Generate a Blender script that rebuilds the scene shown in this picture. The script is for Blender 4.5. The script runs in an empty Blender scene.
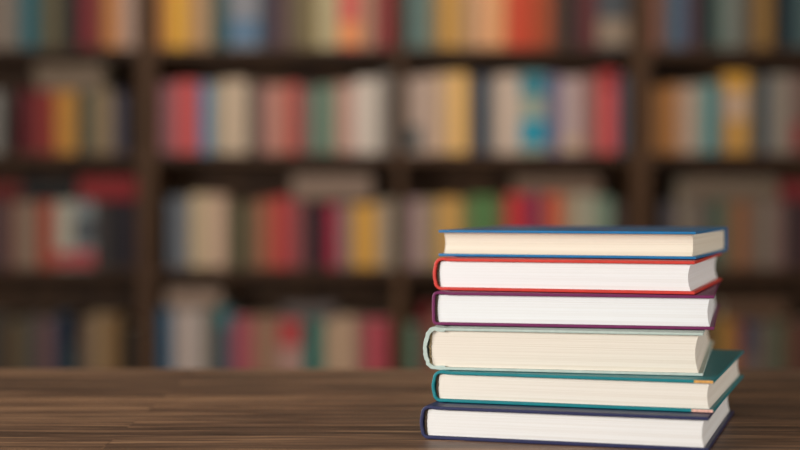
import bpy, bmesh, math, random
from mathutils import Vector, Matrix

random.seed(11)
S = bpy.context.scene
COL = S.collection
R = math.radians

# ------------------------------------------------------------------ camera
F = 1579.0                       # focal length in pixels of the 800 px wide frame
CZ = 0.75 + 0.1573               # camera height: 15.7 cm above the table top
HOR = 198.0                      # row of the horizon
cam_d = bpy.data.cameras.new('camera')
cam = bpy.data.objects.new('camera', cam_d)
COL.objects.link(cam)
cam.location = (0, 0, CZ)
cam.rotation_euler = (R(90) - math.atan((225 - HOR) / F), 0, 0)
cam_d.sensor_width = 36.0
cam_d.lens = F / 800 * 36.0
cam_d.clip_start = 0.02
cam_d.dof.use_dof = True
cam_d.dof.focus_distance = 1.045
cam_d.dof.aperture_fstop = 3.1
S.camera = cam

# ------------------------------------------------------------------ world, lights, exposure
w = bpy.data.worlds.new('daylight')
S.world = w
w.use_nodes = True
bg = w.node_tree.nodes['Background']
bg.inputs[0].default_value = (1.0, 0.99, 0.97, 1)
bg.inputs[1].default_value = 0.6


def area(name, loc, target, sx, sy, power, col):
    d = bpy.data.lights.new(name, 'AREA')
    d.shape = 'RECTANGLE'
    d.size, d.size_y, d.energy, d.color = sx, sy, power, col
    o = bpy.data.objects.new(name, d)
    COL.objects.link(o)
    o.location = loc
    o.rotation_euler = (Vector(target) - Vector(loc)).to_track_quat('-Z', 'Y').to_euler()
    return o


area('window_light', (-2.38, -0.05, 1.35), (0.2, 1.05, 0.8), 1.5, 0.9, 100, (1.0, 0.98, 0.95))
area('fill_light_right', (2.38, -0.2, 1.15), (0.2, 1.05, 0.85), 1.5, 0.5, 25, (1.0, 0.98, 0.95))  # fill lamp added on the right to brighten the shaded page edges
area('ceiling_lamp', (0.0, 2.9, 2.62), (0.0, 4.8, 0.95), 1.8, 0.5, 34, (1.0, 0.98, 0.95))

S.view_settings.view_transform = 'Standard'
S.view_settings.look = 'None'
S.view_settings.exposure = 0.0
S.view_settings.gamma = 1.0
S.view_settings.use_curve_mapping = False
S.cycles.use_denoising = True


# ------------------------------------------------------------------ helpers
def lin(c):
    return tuple((v / 255 / 12.92) if v / 255 <= 0.04045 else ((v / 255 + 0.055) / 1.055) ** 2.4 for v in c[:3])


def build(name, bm, mat, parent=None, smooth=False):
    me = bpy.data.meshes.new(name)
    bmesh.ops.recalc_face_normals(bm, faces=bm.faces)
    bm.to_mesh(me)
    bm.free()
    if smooth:
        for p in me.polygons:
            p.use_smooth = True
    me.materials.append(mat)
    o = bpy.data.objects.new(name, me)
    COL.objects.link(o)
    if parent is not None:
        o.parent = parent
    return o


def thing(name, label, cat, loc=(0, 0, 0), rz=0.0, group=None):
    o = bpy.data.objects.new(name, None)
    o.empty_display_size = 0.05
    COL.objects.link(o)
    o.location = loc
    o.rotation_euler = (0, 0, rz)
    o['label'] = label
    o['category'] = cat
    if group:
        o['group'] = group
    return o


def struct(o):
    o['kind'] = 'structure'
    return o


def box(bm, a, b, bevel=0.0, seg=2):
    r = bmesh.ops.create_cube(bm, size=1.0)
    vs = r['verts']
    for v in vs:
        v.co = Vector(((a[i] + b[i]) / 2 + v.co[i] * (b[i] - a[i]) for i in range(3)))
    if bevel > 0:
        es = {e for v in vs for e in v.link_edges}
        bmesh.ops.bevel(bm, geom=list(es), offset=bevel, segments=seg, profile=0.6, affect='EDGES')


def boxbm(a, b, bevel=0.0, seg=2):
    bm = bmesh.new()
    box(bm, a, b, bevel, seg)
    return bm


def prism(bm, poly, axis, t0, t1, steps=1):
    """extrude a closed polygon of (u, v) along axis 'y' or 'z'"""
    rings = []
    for k in range(steps + 1):
        t = t0 + (t1 - t0) * k / steps
        rings.append([bm.verts.new((u, t, v) if axis == 'y' else (u, v, t)) for u, v in poly])
    n = len(poly)
    for k in range(steps):
        for i in range(n):
            j = (i + 1) % n
            bm.faces.new((rings[k][i], rings[k][j], rings[k + 1][j], rings[k + 1][i]))
    bm.faces.new(rings[0])
    bm.faces.new(list(reversed(rings[-1])))
    return rings


def nodes(name):
    m = bpy.data.materials.new(name)
    m.use_nodes = True
    nt = m.node_tree
    return m, nt, nt.nodes['Principled BSDF']


def add(nt, kind, **kw):
    n = nt.nodes.new(kind)
    for k, v in kw.items():
        setattr(n, k, v)
    return n


def ramp(nt, src, stops):
    r = add(nt, 'ShaderNodeValToRGB')
    e = r.color_ramp.elements
    while len(e) < len(stops):
        e.new(0.5)
    for k, (p, c) in enumerate(stops):
        e[k].position = p
        e[k].color = (*c, 1)
    nt.links.new(src, r.inputs[0])
    return r


def plain(name, rgb, rough=0.6, var=0.12, scale=30.0, spec=0.35, bump=0.0, stretch=(1, 1, 1)):
    """a surface of one colour with fine procedural variation"""
    m, nt, b = nodes(name)
    c = lin(rgb)
    tc = add(nt, 'ShaderNodeTexCoord')
    mp = add(nt, 'ShaderNodeMapping')
    mp.inputs['Scale'].default_value = stretch
    nt.links.new(tc.outputs['Object'], mp.inputs[0])
    no = add(nt, 'ShaderNodeTexNoise')
    no.inputs['Scale'].default_value = scale
    no.inputs['Detail'].default_value = 4
    nt.links.new(mp.outputs[0], no.inputs['Vector'])
    r = ramp(nt, no.outputs['Fac'], [(0.3, tuple(v * (1 - var) for v in c)), (0.7, tuple(min(1, v * (1 + var)) for v in c))])
    nt.links.new(r.outputs[0], b.inputs['Base Color'])
    b.inputs['Roughness'].default_value = rough
    b.inputs['Specular IOR Level'].default_value = spec
    if bump:
        bu = add(nt, 'ShaderNodeBump')
        bu.inputs['Strength'].default_value = bump
        bu.inputs['Distance'].default_value = 0.0005
        nt.links.new(no.outputs['Fac'], bu.inputs['Height'])
        nt.links.new(bu.outputs[0], b.inputs['Normal'])
    return m


def wood(name, dark, mid, light, rough, axis='x', fine=160.0, spec=0.4):
    m, nt, b = nodes(name)
    tc = add(nt, 'ShaderNodeTexCoord')
    mp = add(nt, 'ShaderNodeMapping')
    sc = {'x': (0.06, 1, 1), 'z': (1, 1, 0.045)}[axis]
    mp.inputs['Scale'].default_value = sc
    nt.links.new(tc.outputs['Object'], mp.inputs[0])
    n1 = add(nt, 'ShaderNodeTexNoise')
    n1.inputs['Scale'].default_value = fine
    n1.inputs['Detail'].default_value = 6
    n1.inputs['Distortion'].default_value = 0.6
    nt.links.new(mp.outputs[0], n1.inputs['Vector'])
    n2 = add(nt, 'ShaderNodeTexNoise')
    n2.inputs['Scale'].default_value = fine * 0.12
    n2.inputs['Detail'].default_value = 3
    n2.inputs['Distortion'].default_value = 2.2
    nt.links.new(mp.outputs[0], n2.inputs['Vector'])
    mx = add(nt, 'ShaderNodeMix', data_type='FLOAT')
    mx.inputs[0].default_value = 0.5
    nt.links.new(n1.outputs['Fac'], mx.inputs[2])
    nt.links.new(n2.outputs['Fac'], mx.inputs[3])
    r = ramp(nt, mx.outputs[0], [(0.36, lin(dark)), (0.5, lin(mid)), (0.64, lin(light))])
    col = r.outputs[0]
    nt.links.new(col, b.inputs['Base Color'])
    b.inputs['Roughness'].default_value = rough
    b.inputs['Specular IOR Level'].default_value = spec
    bu = add(nt, 'ShaderNodeBump')
    bu.inputs['Strength'].default_value = 0.25
    bu.inputs['Distance'].default_value = 0.0006
    nt.links.new(n1.outputs['Fac'], bu.inputs['Height'])
    nt.links.new(bu.outputs[0], b.inputs['Normal'])
    return m, nt, b, r, mp


def table_wood():
    """dark walnut staves glued side by side, running along x"""
    m, nt, b, r, mp = wood('walnut_staves', (66, 49, 38), (127, 96, 74), (200, 156, 118), 0.48, 'x', 210.0, 0.3)
    tc = [n for n in nt.nodes if n.type == 'TEX_COORD'][0]
    br = add(nt, 'ShaderNodeTexBrick')
    br.offset = 0.37
    br.inputs['Scale'].default_value = 1.0
    br.inputs['Brick Width'].default_value = 0.83
    br.inputs['Row Height'].default_value = 0.043
    br.inputs['Mortar Size'].default_value = 0.0004
    br.inputs['Color1'].default_value = (0.62, 0.62, 0.62, 1)
    br.inputs['Color2'].default_value = (1.25, 1.2, 1.12, 1)
    br.inputs['Mortar'].default_value = (0.4, 0.38, 0.36, 1)
    sh = add(nt, 'ShaderNodeMapping')
    sh.inputs['Location'].default_value = (-0.12, 0.012, 0)
    nt.links.new(tc.outputs['Object'], sh.inputs[0])
    nt.links.new(sh.outputs[0], br.inputs['Vector'])
    mx = add(nt, 'ShaderNodeMix', data_type='RGBA', blend_type='MULTIPLY')
    mx.inputs[0].default_value = 0.3
    nt.links.new(r.outputs[0], mx.inputs[6])
    nt.links.new(br.outputs['Color'], mx.inputs[7])
    nt.links.new(mx.outputs[2], b.inputs['Base Color'])
    # every stave has its own stretch of grain
    ad = add(nt, 'ShaderNodeVectorMath', operation='MULTIPLY_ADD')
    ad.inputs[1].default_value = (3.1, 0.0, 7.3)
    nt.links.new(br.outputs['Color'], ad.inputs[0])
    nt.links.new(tc.outputs['Object'], ad.inputs[2])
    nt.links.new(ad.outputs[0], mp.inputs[0])
    return m


def paper(name, rgb, lines=1.0):
    """stacked leaves: fine lines that follow the sheets"""
    m, nt, b = nodes(name)
    c = lin(rgb)
    tc = add(nt, 'ShaderNodeTexCoord')
    mp = add(nt, 'ShaderNodeMapping')
    mp.inputs['Scale'].default_value = (3.0, 3.0, 1700.0)
    nt.links.new(tc.outputs['Object'], mp.inputs[0])
    n1 = add(nt, 'ShaderNodeTexNoise')
    n1.inputs['Scale'].default_value = 1.0
    n1.inputs['Detail'].default_value = 3
    nt.links.new(mp.outputs[0], n1.inputs['Vector'])
    k = 0.13 * lines
    r = ramp(nt, n1.outputs['Fac'], [(0.3, tuple(v * (1 - k * f) for v, f in zip(c, (0.8, 1.0, 1.25)))), (0.56, c)])
    nt.links.new(r.outputs[0], b.inputs['Base Color'])
    b.inputs['Roughness'].default_value = 0.9
    b.inputs['Specular IOR Level'].default_value = 0.1
    bu = add(nt, 'ShaderNodeBump')
    bu.inputs['Strength'].default_value = 0.35
    bu.inputs['Distance'].default_value = 0.0003
    nt.links.new(n1.outputs['Fac'], bu.inputs['Height'])
    nt.links.new(bu.outputs[0], b.inputs['Normal'])
    return m


# ------------------------------------------------------------------ the room
D = 4.8                          # distance of the book spines from the camera


def PX(x):
    return (x - 400) * D / F


def PZ(y):
    return CZ - (y - HOR) * D / F


WALL = plain('wall_paint', (150, 134, 116), 0.85, 0.05, 6)
CEIL = plain('ceiling_paint', (150, 142, 130), 0.9, 0.04, 6)
FLOOR = wood('floor_boards', (70, 50, 36), (96, 70, 50), (120, 90, 66), 0.5, 'x', 60)[0]
XW, YB, YF, ZC = 2.42, 5.12, -3.0, 2.75
struct(build('floor', boxbm((-XW, YF, -0.1), (XW, YB, 0)), FLOOR))
struct(build('ceiling', boxbm((-XW, YF, ZC), (XW, YB, ZC + 0.1)), CEIL))
struct(build('wall_back', boxbm((-XW - 0.1, YB, -0.1), (XW + 0.1, YB + 0.1, ZC + 0.1)), WALL))
wy0, wy1 = -1.05, 0.65
for nm_, wn, sg, wz0, wz1 in (('wall_left', 'window_1', -1, 0.85, 1.85), ('wall_right', 'added_window_right', 1, 0.82, 1.48)):   # side windows near the table; the right one is added to brighten the fore-edges
    bm = bmesh.new()
    xa, xb = sorted((sg * XW, sg * (XW + 0.1)))
    for a, b in (((xa, YF, -0.1), (xb, wy0, ZC + 0.1)), ((xa, wy1, -0.1), (xb, YB, ZC + 0.1)),
                 ((xa, wy0, -0.1), (xb, wy1, wz0)), ((xa, wy0, wz1), (xb, wy1, ZC + 0.1))):
        box(bm, a, b)
    struct(build(nm_, bm, WALL))
    bm = bmesh.new()
    xa, xb = sorted((sg * (XW + 0.02), sg * (XW + 0.08)))
    for a, b in (((wy0, wz0), (wy0 + 0.05, wz1)), ((wy1 - 0.05, wz0), (wy1, wz1)), ((wy0 + 0.05, wz0), (wy1 - 0.05, wz0 + 0.05)),
                 ((wy0 + 0.05, wz1 - 0.05), (wy1 - 0.05, wz1)), ((-0.22, wz0 + 0.05), (-0.18, wz1 - 0.05))):
        box(bm, (xa, a[0], a[1]), (xb, b[0], b[1]), 0.004)
    struct(build(wn, bm, CEIL))

# ------------------------------------------------------------------ the table
TW = table_wood()
tab = thing('table', 'dark walnut table with a grained stave top carrying the stack of books', 'table', (0, 1.0, 0))
TY0, TY1 = -0.42, 0.455           # far edge at 1.455 m from the camera
build('table_top', boxbm((-0.95, TY0, 0.715), (0.95, TY1, 0.75), 0.003, 3), TW, tab)
LW = wood('walnut_legs', (46, 31, 24), (80, 56, 42), (110, 80, 60), 0.45, 'z', 120)[0]
for sx in (-1, 1):
    for y in (TY0 + 0.08, TY1 - 0.08):
        bm = bmesh.new()
        box(bm, (sx * 0.86 - 0.03, y - 0.03, 0), (sx * 0.86 + 0.03, y + 0.03, 0.715))
        for v in bm.verts:
            if v.co.z < 0.1:
                v.co.x = sx * 0.86 + (v.co.x - sx * 0.86) * 0.65
                v.co.y = y + (v.co.y - y) * 0.65
        build('leg', bm, LW, tab)
for y in (TY0 + 0.08, TY1 - 0.08):
    build('apron', boxbm((-0.829, y - 0.011, 0.63), (0.829, y + 0.011, 0.7148), 0.002), TW, tab)

# ------------------------------------------------------------------ the stack of six hardbacks
def strip(bm, pts, th, y0, y1, steps=1, jitter=0.0, rnd=None):
    """a sheet of thickness th whose centre line in x-z is pts, running along y"""
    n = len(pts)
    up, lo = [], []
    for i, p in enumerate(pts):
        a = Vector(pts[max(0, i - 1)])
        b = Vector(pts[min(n - 1, i + 1)])
        t = (b - a).normalized()
        nn = Vector((-t.y, t.x))
        up.append(Vector(p) + nn * th / 2)
        lo.append(Vector(p) - nn * th / 2)
    poly = [(v.x, v.y) for v in up] + [(v.x, v.y) for v in reversed(lo)]
    rings = prism(bm, poly, 'y', y0, y1, steps)
    if jitter:
        for ring in rings:
            for v in ring:
                v.co.x += rnd.uniform(-1, 1) * jitter
                v.co.z += rnd.uniform(-0.6, 0.6) * jitter
    return rings


def spine_curve(T, th, reach, bulge, corner, swell):
    """centre line from the upper joint round the back to the lower joint"""
    zt, zb = T - th / 2, th / 2
    pts = [(reach, zt), (reach * 0.78, zt - 0.0001), (reach * 0.55, zt + swell)]
    for k in range(7):
        a = math.pi / 2 * k / 6
        pts.append((corner - corner * math.sin(a) + th / 2, zt - corner + corner * math.cos(a) + swell * (1 - k / 6)))
    for k in range(1, 8):
        u = k / 8
        z = (zt - corner) * (1 - u) + (zb + corner) * u
        pts.append((th / 2 - bulge * 4 * u * (1 - u), z))
    for k in range(7):
        a = math.pi / 2 * k / 6
        pts.append((corner - corner * math.cos(a) + th / 2, zb + corner - corner * math.sin(a)))
    pts += [(reach * 0.78, zb + 0.0001), (reach, zb)]
    return pts


def hardback(label, loc, rz, W, L, T, tb, cover, page, over=0.003, bulge=0.0008, corner=0.004, swell=0.0004,
             hollow=0.0014, cover_rough=0.45, fray=0.0, lines=1.0, band=(92, 80, 68), seed=1, back=1.0, spine_label=None, bump=0.3):
    rnd = random.Random(seed)
    t = thing('hardback_book', label, 'book', loc, rz, 'hardback books stacked on the table')
    cm = plain('cover_cloth', cover, cover_rough, 0.08, 180, 0.4, bump)
    reach = 0.013
    build('cover_board', boxbm((reach, 0, T - tb), (W, L, T), tb * 0.32, 3), cm, t)
    build('cover_board', boxbm((reach, 0, 0), (W, L, tb), tb * 0.32, 3), cm, t)
    bm = bmesh.new()
    th = tb * 0.98 * back
    strip(bm, spine_curve(T, th, reach + 0.0004, bulge, corner, swell), th, 0.0004, L - 0.0004, 70 if fray else 1, fray, rnd)
    s = build('spine', bm, cm, t, True)
    for p in s.data.polygons:
        if len(p.vertices) > 4:
            p.use_smooth = False
    if fray == 0:
        bv = s.modifiers.new('edge', 'BEVEL')
        bv.width = 0.0005
        bv.segments = 2
        bv.limit_method = 'ANGLE'
    if spine_label:
        s['label'] = spine_label
    # page block: rounded at the spine, hollow at the fore-edge
    x0, x1 = th + 0.0015, W - over
    z0, z1 = tb + 0.00005, T - tb - 0.00005
    poly = []
    for k in range(13):
        u = k / 12
        poly.append((x1 - hollow * (1 - (2 * u - 1) ** 2), z0 + (z1 - z0) * u))
    for k in range(13):
        u = k / 12
        poly.append((x0 + 0.0009 * (2 * u - 1) ** 2, z1 + (z0 - z1) * u))
    bm = bmesh.new()
    prism(bm, poly, 'y', over * 0.8, L - over * 0.8)
    build('page_block', bm, paper('paper_leaves', page, lines), t)
    # headband: a rough cord at each end of the page block's back
    bmat = plain('headband_thread', band, 0.9, 0.4, 900, 0.1, 0.6)
    for y in (over * 0.8 - 0.0004, L - over * 0.8 - 0.0012):
        bm = bmesh.new()
        pts, n = [], 26
        for k in range(n + 1):
            u = k / n
            pts.append((th + 0.0007 + 0.0005 * (2 * u - 1) ** 2 + rnd.uniform(-0.0003, 0.0003), z0 + (z1 - z0) * u))
        strip(bm, pts, 0.0014, y, y + 0.0016, 1, 0.00022, rnd)
        hb = build('headband', bm, bmat, t)
        hb['label'] = 'rough dark band between pages and spine'
    return t


E_ = 0.00012
books = [  # X, Y of the corner that points at the camera, turn, width, length, thickness (metres)
    dict(X=.1910, Y=.9750, th=.2929, W=.1855, L=.1832, T=.0215, tb=.0022, cover=(38, 42, 80), page=(236, 234, 231), seed=1,
         label='navy blue hardback lying flat on the table, lowest of the stack'),
    dict(X=.1975, Y=.9920, th=.3036, W=.1845, L=.2068, T=.0205, tb=.0021, cover=(8, 122, 130), page=(236, 228, 216), seed=2,
         label='teal hardback with tan-worn cover corners, lying on the navy book', corner=.0045),
    dict(X=.1948, Y=1.013, th=.2236, W=.1827, L=.2400, T=.0279, tb=.0018, cover=(186, 200, 191), page=(238, 228, 214), seed=3,
         label='thick pale mint hardback with a frayed spine, on the teal book', fray=.0005, back=1.4, bulge=.0016, corner=.0055, swell=.0006,
         lines=1.1, cover_rough=.7, band=(150, 132, 100), hollow=.0022, spine_label='frayed pale cloth spine'),
    dict(X=.2050, Y=1.0288, th=.2152, W=.1877, L=.2264, T=.0225, tb=.0020, cover=(112, 34, 84), page=(236, 236, 236), seed=4,
         label='purple hardback with white pages, between the mint and red books', corner=.0025, bulge=.0002, lines=.7),
    dict(X=.1932, Y=1.0335, th=.2955, W=.1778, L=.1810, T=.0219, tb=.0021, cover=(205, 58, 46), page=(237, 236, 235), seed=5,
         label='red hardback with white pages, directly under the blue book', corner=.0045, swell=.0006, lines=.7, hollow=.0018),
]
z = 0.75 + E_
for b in books:
    c, s = math.cos(b['th']), math.sin(b['th'])
    kw = {k: v for k, v in b.items() if k not in ('X', 'Y', 'th', 'W', 'L', 'T', 'tb', 'cover', 'page', 'label')}
    b['obj'] = hardback(b['label'], (b['X'] - c * b['W'], b['Y'] + s * b['W'], z), -b['th'],
                        b['W'], b['L'], b['T'], b['tb'], b['cover'], b['page'], **kw)
    b['z'] = z
    z += b['T'] + E_ + (0.0004 if b.get('swell') else 0.0002)
# the blue book on top is turned with its fore-edge to the camera, spine at the back
X, Y, th, Lf, Wd, T = .1972, 1.052, .3255, .1795, .176, .0184
c, s = math.cos(th), math.sin(th)
hardback('blue hardback topping the stack, fore-edge of cream pages facing out', (X - c * Lf + s * Wd, Y + s * Lf + c * Wd, z),
         math.atan2(-c, -s), Wd, Lf, T, .0018, (26, 114, 168), (236, 225, 206), over=.0036, hollow=.0035, corner=.003, swell=.0003,
         bulge=.0003, cover_rough=.35, seed=6)
# teal book: tan and pink worn edges at the corner that points at the camera
tb_ = books[1]
for z0, rgb, lab, wd in ((tb_['T'] - tb_['tb'], (214, 160, 92), 'tan worn cover corner', .0125), (0, (226, 176, 160), 'pinkish worn cover corner', .014)):
    bm = boxbm((tb_['W'] - wd, -0.00022, z0 + 0.0001), (tb_['W'] - 0.0003, 0.0012, z0 + tb_['tb'] - 0.0001), 0.0004)
    o = build('cover_corner', bm, plain('worn_board', rgb, .8, .25, 600, .1), tb_['obj'])
    o['label'] = lab

# ------------------------------------------------------------------ three bookcases side by side
BW = wood('bookcase_wood', (56, 37, 22), (80, 54, 33), (102, 72, 46), 0.55, 'z', 60, 0.2)[0]
SWD = wood('shelf_wood', (50, 33, 20), (70, 47, 29), (92, 64, 41), 0.55, 'x', 60, 0.2)[0]
BF, BBK = D - 0.025, D + 0.285      # front edge and back of the bookcases
ROWB = [PZ(49), PZ(153.5), PZ(268), PZ(379)]   # tops of the four shelves that carry books in view
STH = 0.026
TOPZ = ROWB[0] + 0.345


def bookcase(x0, x1, xm, label, side, mid):
    t = thing('bookcase', label, 'bookcase', (x0, BF, 0), 0, 'dark wooden bookcases along the wall')
    wd, dp, m = x1 - x0, BBK - BF, xm - x0
    for a in (0, wd - side):
        build('side_panel', boxbm((a, 0, 0), (a + side, dp, TOPZ + STH), 0.0015), BW, t)
    build('divider', boxbm((m - mid / 2, 0.002, ROWB[3]), (m + mid / 2, dp - 0.012, TOPZ), 0.001), BW, t)
    build('back_panel', boxbm((side, dp - 0.012, 0.08), (wd - side, dp, TOPZ + STH)), BW, t)
    build('top_panel', boxbm((side, 0, TOPZ), (wd - side, dp - 0.012, TOPZ + STH), 0.0015), SWD, t)
    for r in ROWB:
        for a, b in ((side, m - mid / 2), (m + mid / 2, wd - side)) if r != ROWB[3] else ((side, wd - side),):
            build('shelf', boxbm((a, 0.001, r - STH), (b, dp - 0.012, r), 0.0015), SWD, t)
    build('base_panel', boxbm((side, 0.01, 0.08), (wd - side, 0.03, ROWB[3] - STH)), SWD, t)
    build('plinth', boxbm((side, 0.04, 0), (wd - side, 0.06, 0.08)), SWD, t)
    return t


P0, P1 = PX(148), PX(639.5)
wide = P1 - P0
bookcase(P0 - wide, P0 - 0.0005, P0 - wide / 2, 'dark brown bookcase cut by the picture edge, holding dark red and mustard books', 0.027, 0.034)
bookcase(P0 + 0.0005, P1 - 0.0005, PX(400), 'dark brown bookcase of two full bays, standing behind the stacked books', 0.027, 0.030)
bookcase(P1 + 0.0005, P1 + wide, P1 + wide / 2, 'dark brown bookcase just past the stack, with an orange and a half-cream yellow book', 0.027, 0.034)

# ------------------------------------------------------------------ the shelved books
GAIN, SAT = 1.35, 0.95
NAMES = {'black': (30, 27, 27), 'charcoal': (52, 48, 46), 'dark brown': (66, 50, 38), 'brown': (98, 72, 48), 'dark red': (90, 30, 30),
         'crimson': (128, 40, 46), 'red': (165, 60, 55), 'rust': (150, 72, 45), 'orange-red': (170, 68, 40), 'orange': (172, 112, 62),
         'mustard': (170, 124, 55), 'yellow': (195, 145, 50), 'ochre': (124, 92, 46), 'peach': (195, 140, 95), 'salmon': (172, 115, 100),
         'rose': (142, 74, 78), 'mauve': (120, 84, 82), 'plum': (84, 56, 60), 'dark olive': (78, 72, 54), 'olive': (106, 92, 64),
         'khaki': (150, 136, 105), 'dark green': (54, 62, 46), 'green': (88, 108, 70), 'sage': (104, 118, 98), 'dark teal': (48, 70, 68),
         'teal': (62, 92, 92), 'bright teal': (30, 120, 130), 'slate blue': (100, 112, 122), 'slate': (84, 84, 86), 'navy': (52, 56, 66),
         'grey': (118, 110, 100), 'light grey': (146, 138, 124), 'taupe': (110, 92, 76), 'dull tan': (135, 112, 88), 'tan': (160, 130, 104),
         'cream': (180, 158, 134), 'ivory': (184, 170, 154)}


def colour_name(c):
    return min(NAMES, key=lambda n: sum(((a - b) * k) ** 2 for a, b, k in zip(NAMES[n], c, (1, 1.2, 1))))


def albedo(c):
    l = lin(c)
    g = 0.2126 * l[0] + 0.7152 * l[1] + 0.0722 * l[2]
    return tuple(max(0.004, min(0.9, (g + (v - g) * SAT) * GAIN)) for v in l)


_mats = {}


def cloth(c):
    if c not in _mats:
        m, nt, b = nodes('book_cloth')
        a = albedo(c)
        tc = add(nt, 'ShaderNodeTexCoord')
        no = add(nt, 'ShaderNodeTexNoise')
        no.inputs['Scale'].default_value = 60
        nt.links.new(tc.outputs['Object'], no.inputs['Vector'])
        r = ramp(nt, no.outputs['Fac'], [(0.3, tuple(v * 0.93 for v in a)), (0.7, tuple(min(1, v * 1.07) for v in a))])
        nt.links.new(r.outputs[0], b.inputs['Base Color'])
        b.inputs['Roughness'].default_value = 0.6
        b.inputs['Specular IOR Level'].default_value = 0.25
        _mats[c] = m
    return _mats[c]


LEAVES = paper('shelf_paper', (205, 190, 165))


def case_bm(tk, dp, ht):
    """bound case: two boards joined by a rounded spine; spine towards -y, thickness along x, height along z"""
    e = min(0.0025, tk * 0.14)
    o, n = [], 8
    rd = min(0.006, tk * 0.22)
    o.append((tk / 2, dp))
    for k in range(n + 1):
        a = math.pi * k / n
        o.append((tk / 2 * math.cos(a), rd - rd * math.sin(a)))
    o.append((-tk / 2, dp))
    i = [(-tk / 2 + e, dp)]
    for k in range(n + 1):
        a = math.pi * (1 - k / n)
        i.append(((tk / 2 - e) * math.cos(a), rd + e - rd * math.sin(a)))
    i.append((tk / 2 - e, dp))
    bm = bmesh.new()
    prism(bm, o + i, 'z', 0, ht)
    return bm, e, rd


def shelf_book(root, tk, dp, ht, c, patches=()):
    bm, e, rd = case_bm(tk, dp, ht)
    kids = [build('cover', bm, cloth(c), root)]
    kids.append(build('page_block', boxbm((-tk / 2 + e + .0002, rd + e + .001, .003), (tk / 2 - e - .0002, dp - .004, ht - .003)), LEAVES, root))
    for a, b, pc in patches:                              # a printed panel wrapped round the spine
        bm, n = bmesh.new(), 8
        o = [((tk / 2 + .0003) * math.cos(math.pi * k / n), rd - .0003 - rd * math.sin(math.pi * k / n)) for k in range(n + 1)]
        i = [((tk / 2 - .0006) * math.cos(math.pi * k / n), rd + .0008 - rd * math.sin(math.pi * k / n)) for k in range(n, -1, -1)]
        prism(bm, o + i, 'z', ht * a, ht * b)
        p = build('spine_panel', bm, cloth(pc), root)
        p['label'] = colour_name(pc) + ' panel on the spine'
    return kids


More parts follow.
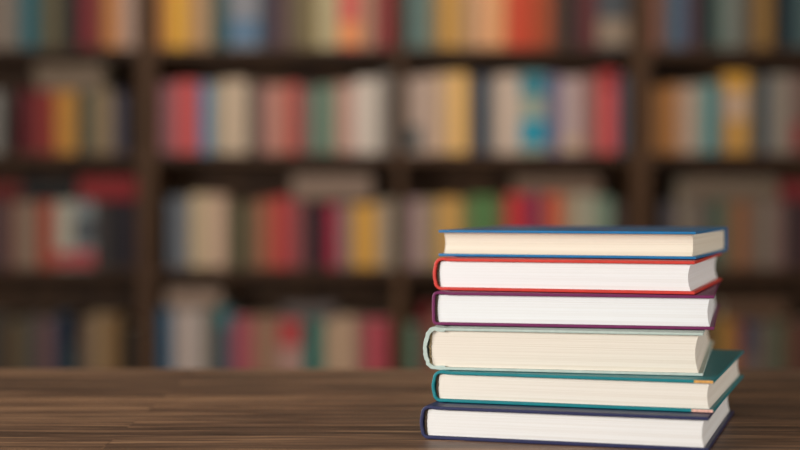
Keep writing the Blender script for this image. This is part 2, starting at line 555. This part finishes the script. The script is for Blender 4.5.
# Every shelf bay: books as (from, to, colour[, top row[, panels]]) in columns of the photograph, lying books as (from, to, thickness, colour)
T1, T2, T3, T4 = -28, 73, 187, 298
BAYS = [
    ('top', 'first', 0, -34, 138.6, [
        (-34, -14, (70, 60, 50)), (-14, 8, (122, 106, 92)), (8, 20, (114, 108, 98)), (21, 38, (38, 90, 98)), (38, 46, (82, 80, 62)), (46, 58, (96, 86, 62)),
        (58, 66, (70, 62, 48)), (66, 72, (34, 42, 36)), (72, 80, (46, 34, 38)), (80, 97, (116, 38, 40)), (97, 104, (116, 72, 52)),
        (104, 120, (178, 115, 60)), (120, 137, (164, 134, 116))], []),
    ('second', 'first', 1, -34, 138.6, [
        (-34, -14, (70, 40, 36), 82), (-14, 2, (120, 114, 106), 82), (18, 36, (88, 26, 30), 82), (36, 55, (128, 44, 36), 82), (55, 77, (172, 118, 42), 82), (77, 90, (56, 66, 54), 82),
        (90, 113, (122, 102, 74), 82), (113, 125, (68, 62, 72), 82), (125, 133, (28, 22, 20), 88)],
     [(37, 101, 12, (112, 94, 76)), (34, 104, 11, (106, 88, 70))]),
    ('third', 'first', 2, -34, 138.6, [
        (-34, -12, (110, 90, 72), 192), (-12, 5, (72, 60, 58), 192), (5, 11, (100, 38, 40), 192), (11, 38, (122, 98, 80), 192), (38, 54, (146, 62, 42), 192),
        (54, 73, (158, 150, 132), 192, [(.03, .24, (158, 60, 62))]), (73, 94, (112, 118, 116), 192, [(.03, .26, (158, 54, 58)), (.40, .72, (66, 70, 74))]),
        (94, 108, (58, 50, 46), 192), (108, 125, (28, 25, 28), 192), (125, 136, (44, 34, 40), 192)],
     [(-24, 21, 16, (88, 24, 20)), (22, 76, 17, (20, 22, 22)), (79, 137, 20, (120, 26, 28))]),
    ('bottom', 'first', 3, -34, 138.6, [
        (-34, -14, (60, 50, 44), 308), (-14, 5, (58, 53, 46), 306), (5, 17, (88, 66, 40), 314), (17, 28, (84, 78, 62), 310), (28, 39, (76, 66, 62), 308), (39, 54, (98, 70, 70), 312),
        (54, 66, (24, 46, 64), 305), (66, 76, (28, 50, 50), 340), (76, 88, (92, 74, 62), 312), (88, 105, (132, 106, 74), 306), (105, 120, (114, 84, 48), 306),
        (121, 137, (22, 22, 18), 318)], []),
    ('top', 'second', 0, 157.4, 394.6, [
        (158, 169, (170, 112, 56)), (169, 187, (205, 150, 38)), (187, 200, (172, 130, 84)), (200, 212, (160, 130, 96)), (212, 228, (44, 72, 70)),
        (228, 260, (124, 122, 124), T1, [(.06, .38, (84, 110, 132))]), (260, 275, (58, 56, 64)), (275, 286, (88, 60, 62)), (286, 301, (98, 84, 66)),
        (301, 315, (114, 98, 62)), (315, 339, (162, 146, 108)), (339, 361, (190, 88, 76), T1, [(.05, .33, (214, 134, 76))]), (361, 376, (152, 116, 92)),
        (376, 394, (124, 44, 44))], []),
    ('second', 'second', 1, 157.4, 394.6, [
        (160, 175, (132, 84, 86), 74), (175, 199, (180, 74, 72), 72), (199, 212, (72, 118, 146), 74), (212, 221, (154, 142, 122), 74), (221, 234, (184, 160, 132), 71), (234, 247, (188, 164, 138), 71),
        (247, 262, (92, 78, 68), 74), (262, 274, (168, 116, 104), 76), (274, 287, (176, 118, 98), 76), (287, 300, (166, 66, 60), 74), (300, 316, (110, 98, 86), 78),
        (316, 334, (90, 118, 98), 77), (334, 346, (168, 130, 110), 75), (346, 355, (184, 144, 130), 75), (355, 378, (190, 174, 158), 70), (378, 393, (122, 112, 102), 65)], []),
    ('third', 'second', 2, 157.4, 394.6, [
        (167, 178, (90, 94, 100), 188), (178, 190, (104, 104, 104), 188), (190, 208, (178, 154, 120), 185), (208, 226, (182, 150, 124), 186), (226, 235, (100, 84, 62), 192), (235, 246, (52, 62, 38), 194),
        (246, 259, (118, 90, 66), 192), (259, 273, (150, 84, 58), 190), (273, 289, (172, 58, 54), 188), (289, 306, (126, 64, 64), 192), (306, 325, (16, 22, 26), 195),
        (325, 338, (150, 30, 54), 195), (338, 352, (122, 102, 98), 195), (352, 377, (190, 138, 52), 195), (377, 387, (154, 130, 104), 192), (387, 394, (148, 138, 122), 190)],
     [(292, 372, 23, (120, 98, 82))]),
    ('bottom', 'second', 3, 157.4, 394.6, [
        (158, 172, (30, 78, 102), 300), (172, 188, (164, 146, 134), 300), (188, 203, (168, 152, 142), 300), (203, 216, (94, 88, 74), 300),
        (216, 232, (62, 72, 82), 298, [(.72, .98, (24, 98, 102))]), (232, 253, (150, 70, 78), 308), (253, 266, (142, 104, 78), 308), (266, 278, (136, 104, 82), 308),
        (278, 303, (156, 118, 106), 310, [(.55, .98, (162, 54, 54))]), (303, 323, (0, 92, 82), 310), (323, 338, (162, 134, 106), 310), (338, 356, (168, 136, 108), 308),
        (356, 364, (122, 84, 76), 308), (364, 389, (158, 62, 70), 310)],
     [(166, 220, 14, (136, 112, 94)), (282, 336, 10, (88, 78, 74))]),
    ('top', 'third', 0, 405.4, 630, [
        (406, 418, (80, 104, 100)), (418, 431, (96, 110, 98)), (431, 440, (132, 108, 74)), (440, 461, (178, 130, 56)), (461, 475, (162, 126, 90)),
        (475, 490, (202, 148, 104)), (490, 506, (204, 144, 92)), (506, 534, (180, 62, 32)), (534, 552, (152, 68, 34)), (552, 562, (88, 58, 42)),
        (562, 578, (44, 36, 32)), (578, 597, (88, 40, 40)), (597, 629, (68, 70, 72), T1, [(.05, .38, (132, 112, 92))])], []),
    ('second', 'third', 1, 405.4, 630, [
        (407, 422, (164, 140, 124), 68, [(.05, .34, (74, 82, 82))]), (422, 439, (172, 144, 124), 66), (439, 451, (190, 154, 112), 64), (451, 468, (212, 164, 90), 64), (468, 474, (108, 88, 74), 70),
        (474, 490, (36, 58, 74), 66), (490, 498, (146, 130, 114), 68), (498, 520, (186, 162, 142), 66),
        (520, 547, (138, 144, 126), 64, [(.1, .42, (10, 130, 150)), (.72, .98, (30, 112, 124))]), (547, 561, (98, 90, 116), 66),
        (561, 582, (166, 142, 136), 68, [(.04, .2, (180, 150, 120))]), (582, 599, (136, 92, 84), 66), (599, 617, (186, 70, 68), 62, [(.78, .98, (156, 44, 42))]), (617, 629, (62, 70, 80), 66)], []),
    ('third', 'third', 2, 405.4, 630, [
        (406, 411, (140, 126, 112), 190), (411, 422, (156, 124, 124), 190), (422, 438, (138, 118, 88), 190), (438, 461, (184, 138, 68), 189), (461, 470, (112, 108, 66), 190), (470, 497, (76, 110, 60), 187),
        (497, 506, (104, 84, 54), 188), (506, 519, (176, 50, 44), 185), (519, 530, (172, 30, 46), 185), (530, 543, (100, 50, 74), 185), (543, 561, (178, 74, 44), 185),
        (561, 573, (154, 118, 88), 185), (573, 596, (146, 138, 116), 185), (596, 613, (104, 122, 102), 188), (613, 626, (62, 48, 42), 192)],
     [(516, 600, 13, (104, 82, 66))]),
    ('bottom', 'third', 3, 405.4, 630, [
        (406, 421, (70, 104, 84), 316), (421, 434, (110, 30, 30), 296), (434, 452, (120, 96, 76), 305), (452, 470, (60, 70, 80), 308), (470, 492, (150, 128, 104), 304),
        (492, 508, (120, 50, 46), 310), (508, 530, (160, 140, 118), 306), (530, 546, (70, 84, 70), 308), (546, 566, (150, 106, 62), 302), (566, 584, (60, 46, 46), 306),
        (584, 606, (128, 108, 92), 304), (606, 626, (100, 40, 44), 308)], []),
    ('top', 'fourth', 0, 648.9, 830, [
        (649, 661, (124, 76, 60)), (661, 669, (86, 80, 74)), (669, 688, (66, 82, 98), T1, [(.8, .98, (104, 58, 66))]), (688, 696, (80, 52, 56)), (696, 710, (38, 32, 34)),
        (710, 720, (48, 76, 68)), (720, 741, (100, 104, 94)), (741, 754, (86, 72, 58)), (754, 774, (124, 90, 40)), (774, 786, (26, 26, 30)), (786, 798, (30, 56, 60)),
        (798, 812, (70, 84, 82)), (812, 828, (60, 40, 36))], []),
    ('second', 'fourth', 1, 648.9, 830, [
        (651, 666, (132, 88, 46), 78), (666, 677, (156, 100, 44), 76), (677, 688, (164, 134, 112), 76), (688, 698, (166, 144, 124), 76), (698, 704, (122, 126, 112), 74), (704, 717, (76, 130, 128), 74),
        (717, 723, (112, 104, 96), 72), (723, 750, (176, 128, 56), 64, [(.42, .78, (176, 144, 116)), (.78, .98, (190, 136, 34))]), (750, 757, (112, 96, 70), 66),
        (757, 769, (28, 56, 70), 68), (769, 792, (124, 112, 98), 66), (792, 806, (112, 84, 76), 66, [(.05, .4, (130, 42, 42))]), (806, 828, (90, 70, 56), 70)], []),
    ('third', 'fourth', 2, 648.9, 830, [
        (662, 677, (70, 62, 62), 192), (677, 690, (110, 96, 80), 192), (690, 703, (106, 94, 82), 192), (703, 712, (72, 62, 52), 192), (712, 725, (74, 90, 74), 192), (725, 732, (96, 80, 58), 192),
        (732, 750, (124, 82, 52), 192), (750, 759, (104, 80, 68), 192), (759, 773, (110, 98, 84), 192), (773, 788, (106, 80, 72), 192), (788, 803, (36, 24, 28), 192), (803, 826, (70, 40, 38), 192)],
     [(682, 778, 20, (98, 82, 66)), (780, 824, 16, (104, 28, 30))]),
    ('bottom', 'fourth', 3, 648.9, 830, [
        (652, 672, (80, 66, 56), 308), (672, 690, (60, 50, 48), 310), (690, 717, (64, 48, 38), 312), (717, 732, (142, 106, 42), 310), (732, 742, (140, 78, 40), 312), (742, 758, (60, 56, 70), 312, [(.1, .4, (96, 80, 74))]),
        (758, 766, (96, 84, 74), 312), (766, 776, (92, 82, 66), 312), (776, 788, (68, 78, 58), 312), (788, 803, (94, 54, 38), 312), (803, 826, (60, 44, 38), 312)],
     [(722, 788, 14, (86, 62, 44))]),
]
ORD = ['first', 'second', 'third', 'fourth', 'fifth', 'sixth', 'seventh', 'eighth', 'ninth', 'tenth', 'eleventh', 'twelfth', 'thirteenth', 'fourteenth', 'fifteenth', 'sixteenth', 'seventeenth']
jobs = []
rnd = random.Random(5)
for shelf, bay, row, xa, xb, ups, flats in BAYS:
    zb = ROWB[row] + 0.0003
    grp = 'books on the %s shelf of the %s bay' % (shelf, bay)
    nm = [colour_name(u[2]) for u in ups]
    tops = []
    for k, u in enumerate(ups):
        top = u[3] if len(u) > 3 else T1 + rnd.choice((0, 4, 8, 12))
        pan = u[4] if len(u) > 4 else ()
        x0, x1 = PX(u[0]), PX(u[1])
        ht = PZ(top + (0 if row == 0 else 9)) - zb
        y = D + (0.0 if flats else rnd.uniform(-0.006, 0.012))
        tk = x1 - x0 - 0.0012
        if u[1] < 0 or u[0] > 800:
            lab = '%s book just past the picture edge, beside the %s one, %s shelf, %s bay' % (nm[k], nm[1 if k == 0 else k - 1], shelf, bay)
        elif k == 0:
            lab = '%s book standing beside the %s, %s shelf, %s bay' % (nm[0], 'post before the ' + nm[1] + ' book', shelf, bay)
        elif k == len(ups) - 1 and u[1] < 780:
            lab = '%s end book after the %s one, %s shelf, %s bay' % (nm[k], nm[k - 1], shelf, bay)
        elif k == len(ups) - 1:
            lab = '%s book cut by the picture edge, after the %s one, %s shelf, %s bay' % (nm[k], nm[k - 1], shelf, bay)
        elif nm[k - 1] == nm[k + 1]:
            lab = '%s book between two %s books, %s shelf, %s bay' % (nm[k], nm[k - 1], shelf, bay)
        else:
            lab = '%s book between %s and %s books, %s shelf, %s bay' % (nm[k], nm[k - 1], nm[k + 1], shelf, bay)
        if pan:
            a = 'spine-banded ' if colour_name(pan[0][2]) == nm[k] else '%s-banded ' % colour_name(pan[0][2]).replace(' ', '-')
            lab = lab.replace(' book', ' ' + a + 'book', 1) if ' end book' not in lab else lab.replace(' end', ' ' + a + 'end', 1)
        jobs.append([lab, grp, ((x0 + x1) / 2, y, zb), None, tk, rnd.uniform(.15, .19), ht, u[2], pan, k])
        tops.append((x0, x1, zb + ht))
    prev = []
    for j, (a, b, tpx, c) in enumerate(flats):
        x0, x1 = PX(a), PX(b)
        under = [t for t in tops + prev if t[1] > x0 and t[0] < x1]
        z0 = max(t[2] for t in under) + 0.0005
        tk = (tpx + (2 if len(flats) > 1 and row == 1 else 3)) * D / F
        lab = '%s book lying flat on top of upright books, %s shelf, %s bay' % (colour_name(c), shelf, bay)
        if prev and any(t[1] > x0 and t[0] < x1 for t in prev):
            lab = '%s book lying flat on another flat book, %s shelf, %s bay' % (colour_name(c), shelf, bay)
        jobs.append([lab, grp, (x0, D + 0.002, z0 + tk / 2), 'flat', tk, .17, x1 - x0, c, (), j])
        prev.append((x0, x1, z0 + tk))
count = {}
for j in jobs:
    count[j[0]] = count.get(j[0], 0) + 1
for j in jobs:
    lab = j[0]
    if count[lab] > 1:
        lab = lab.replace(' bay', ' bay, %s along' % ORD[j[9]]) if j[3] is None else lab
    t = thing('book', lab, 'book', j[2], 0, j[1])
    if j[3] == 'flat':
        t.rotation_euler = (0, R(90), 0)
    shelf_book(t, j[4], j[5], j[6], j[7], j[8])
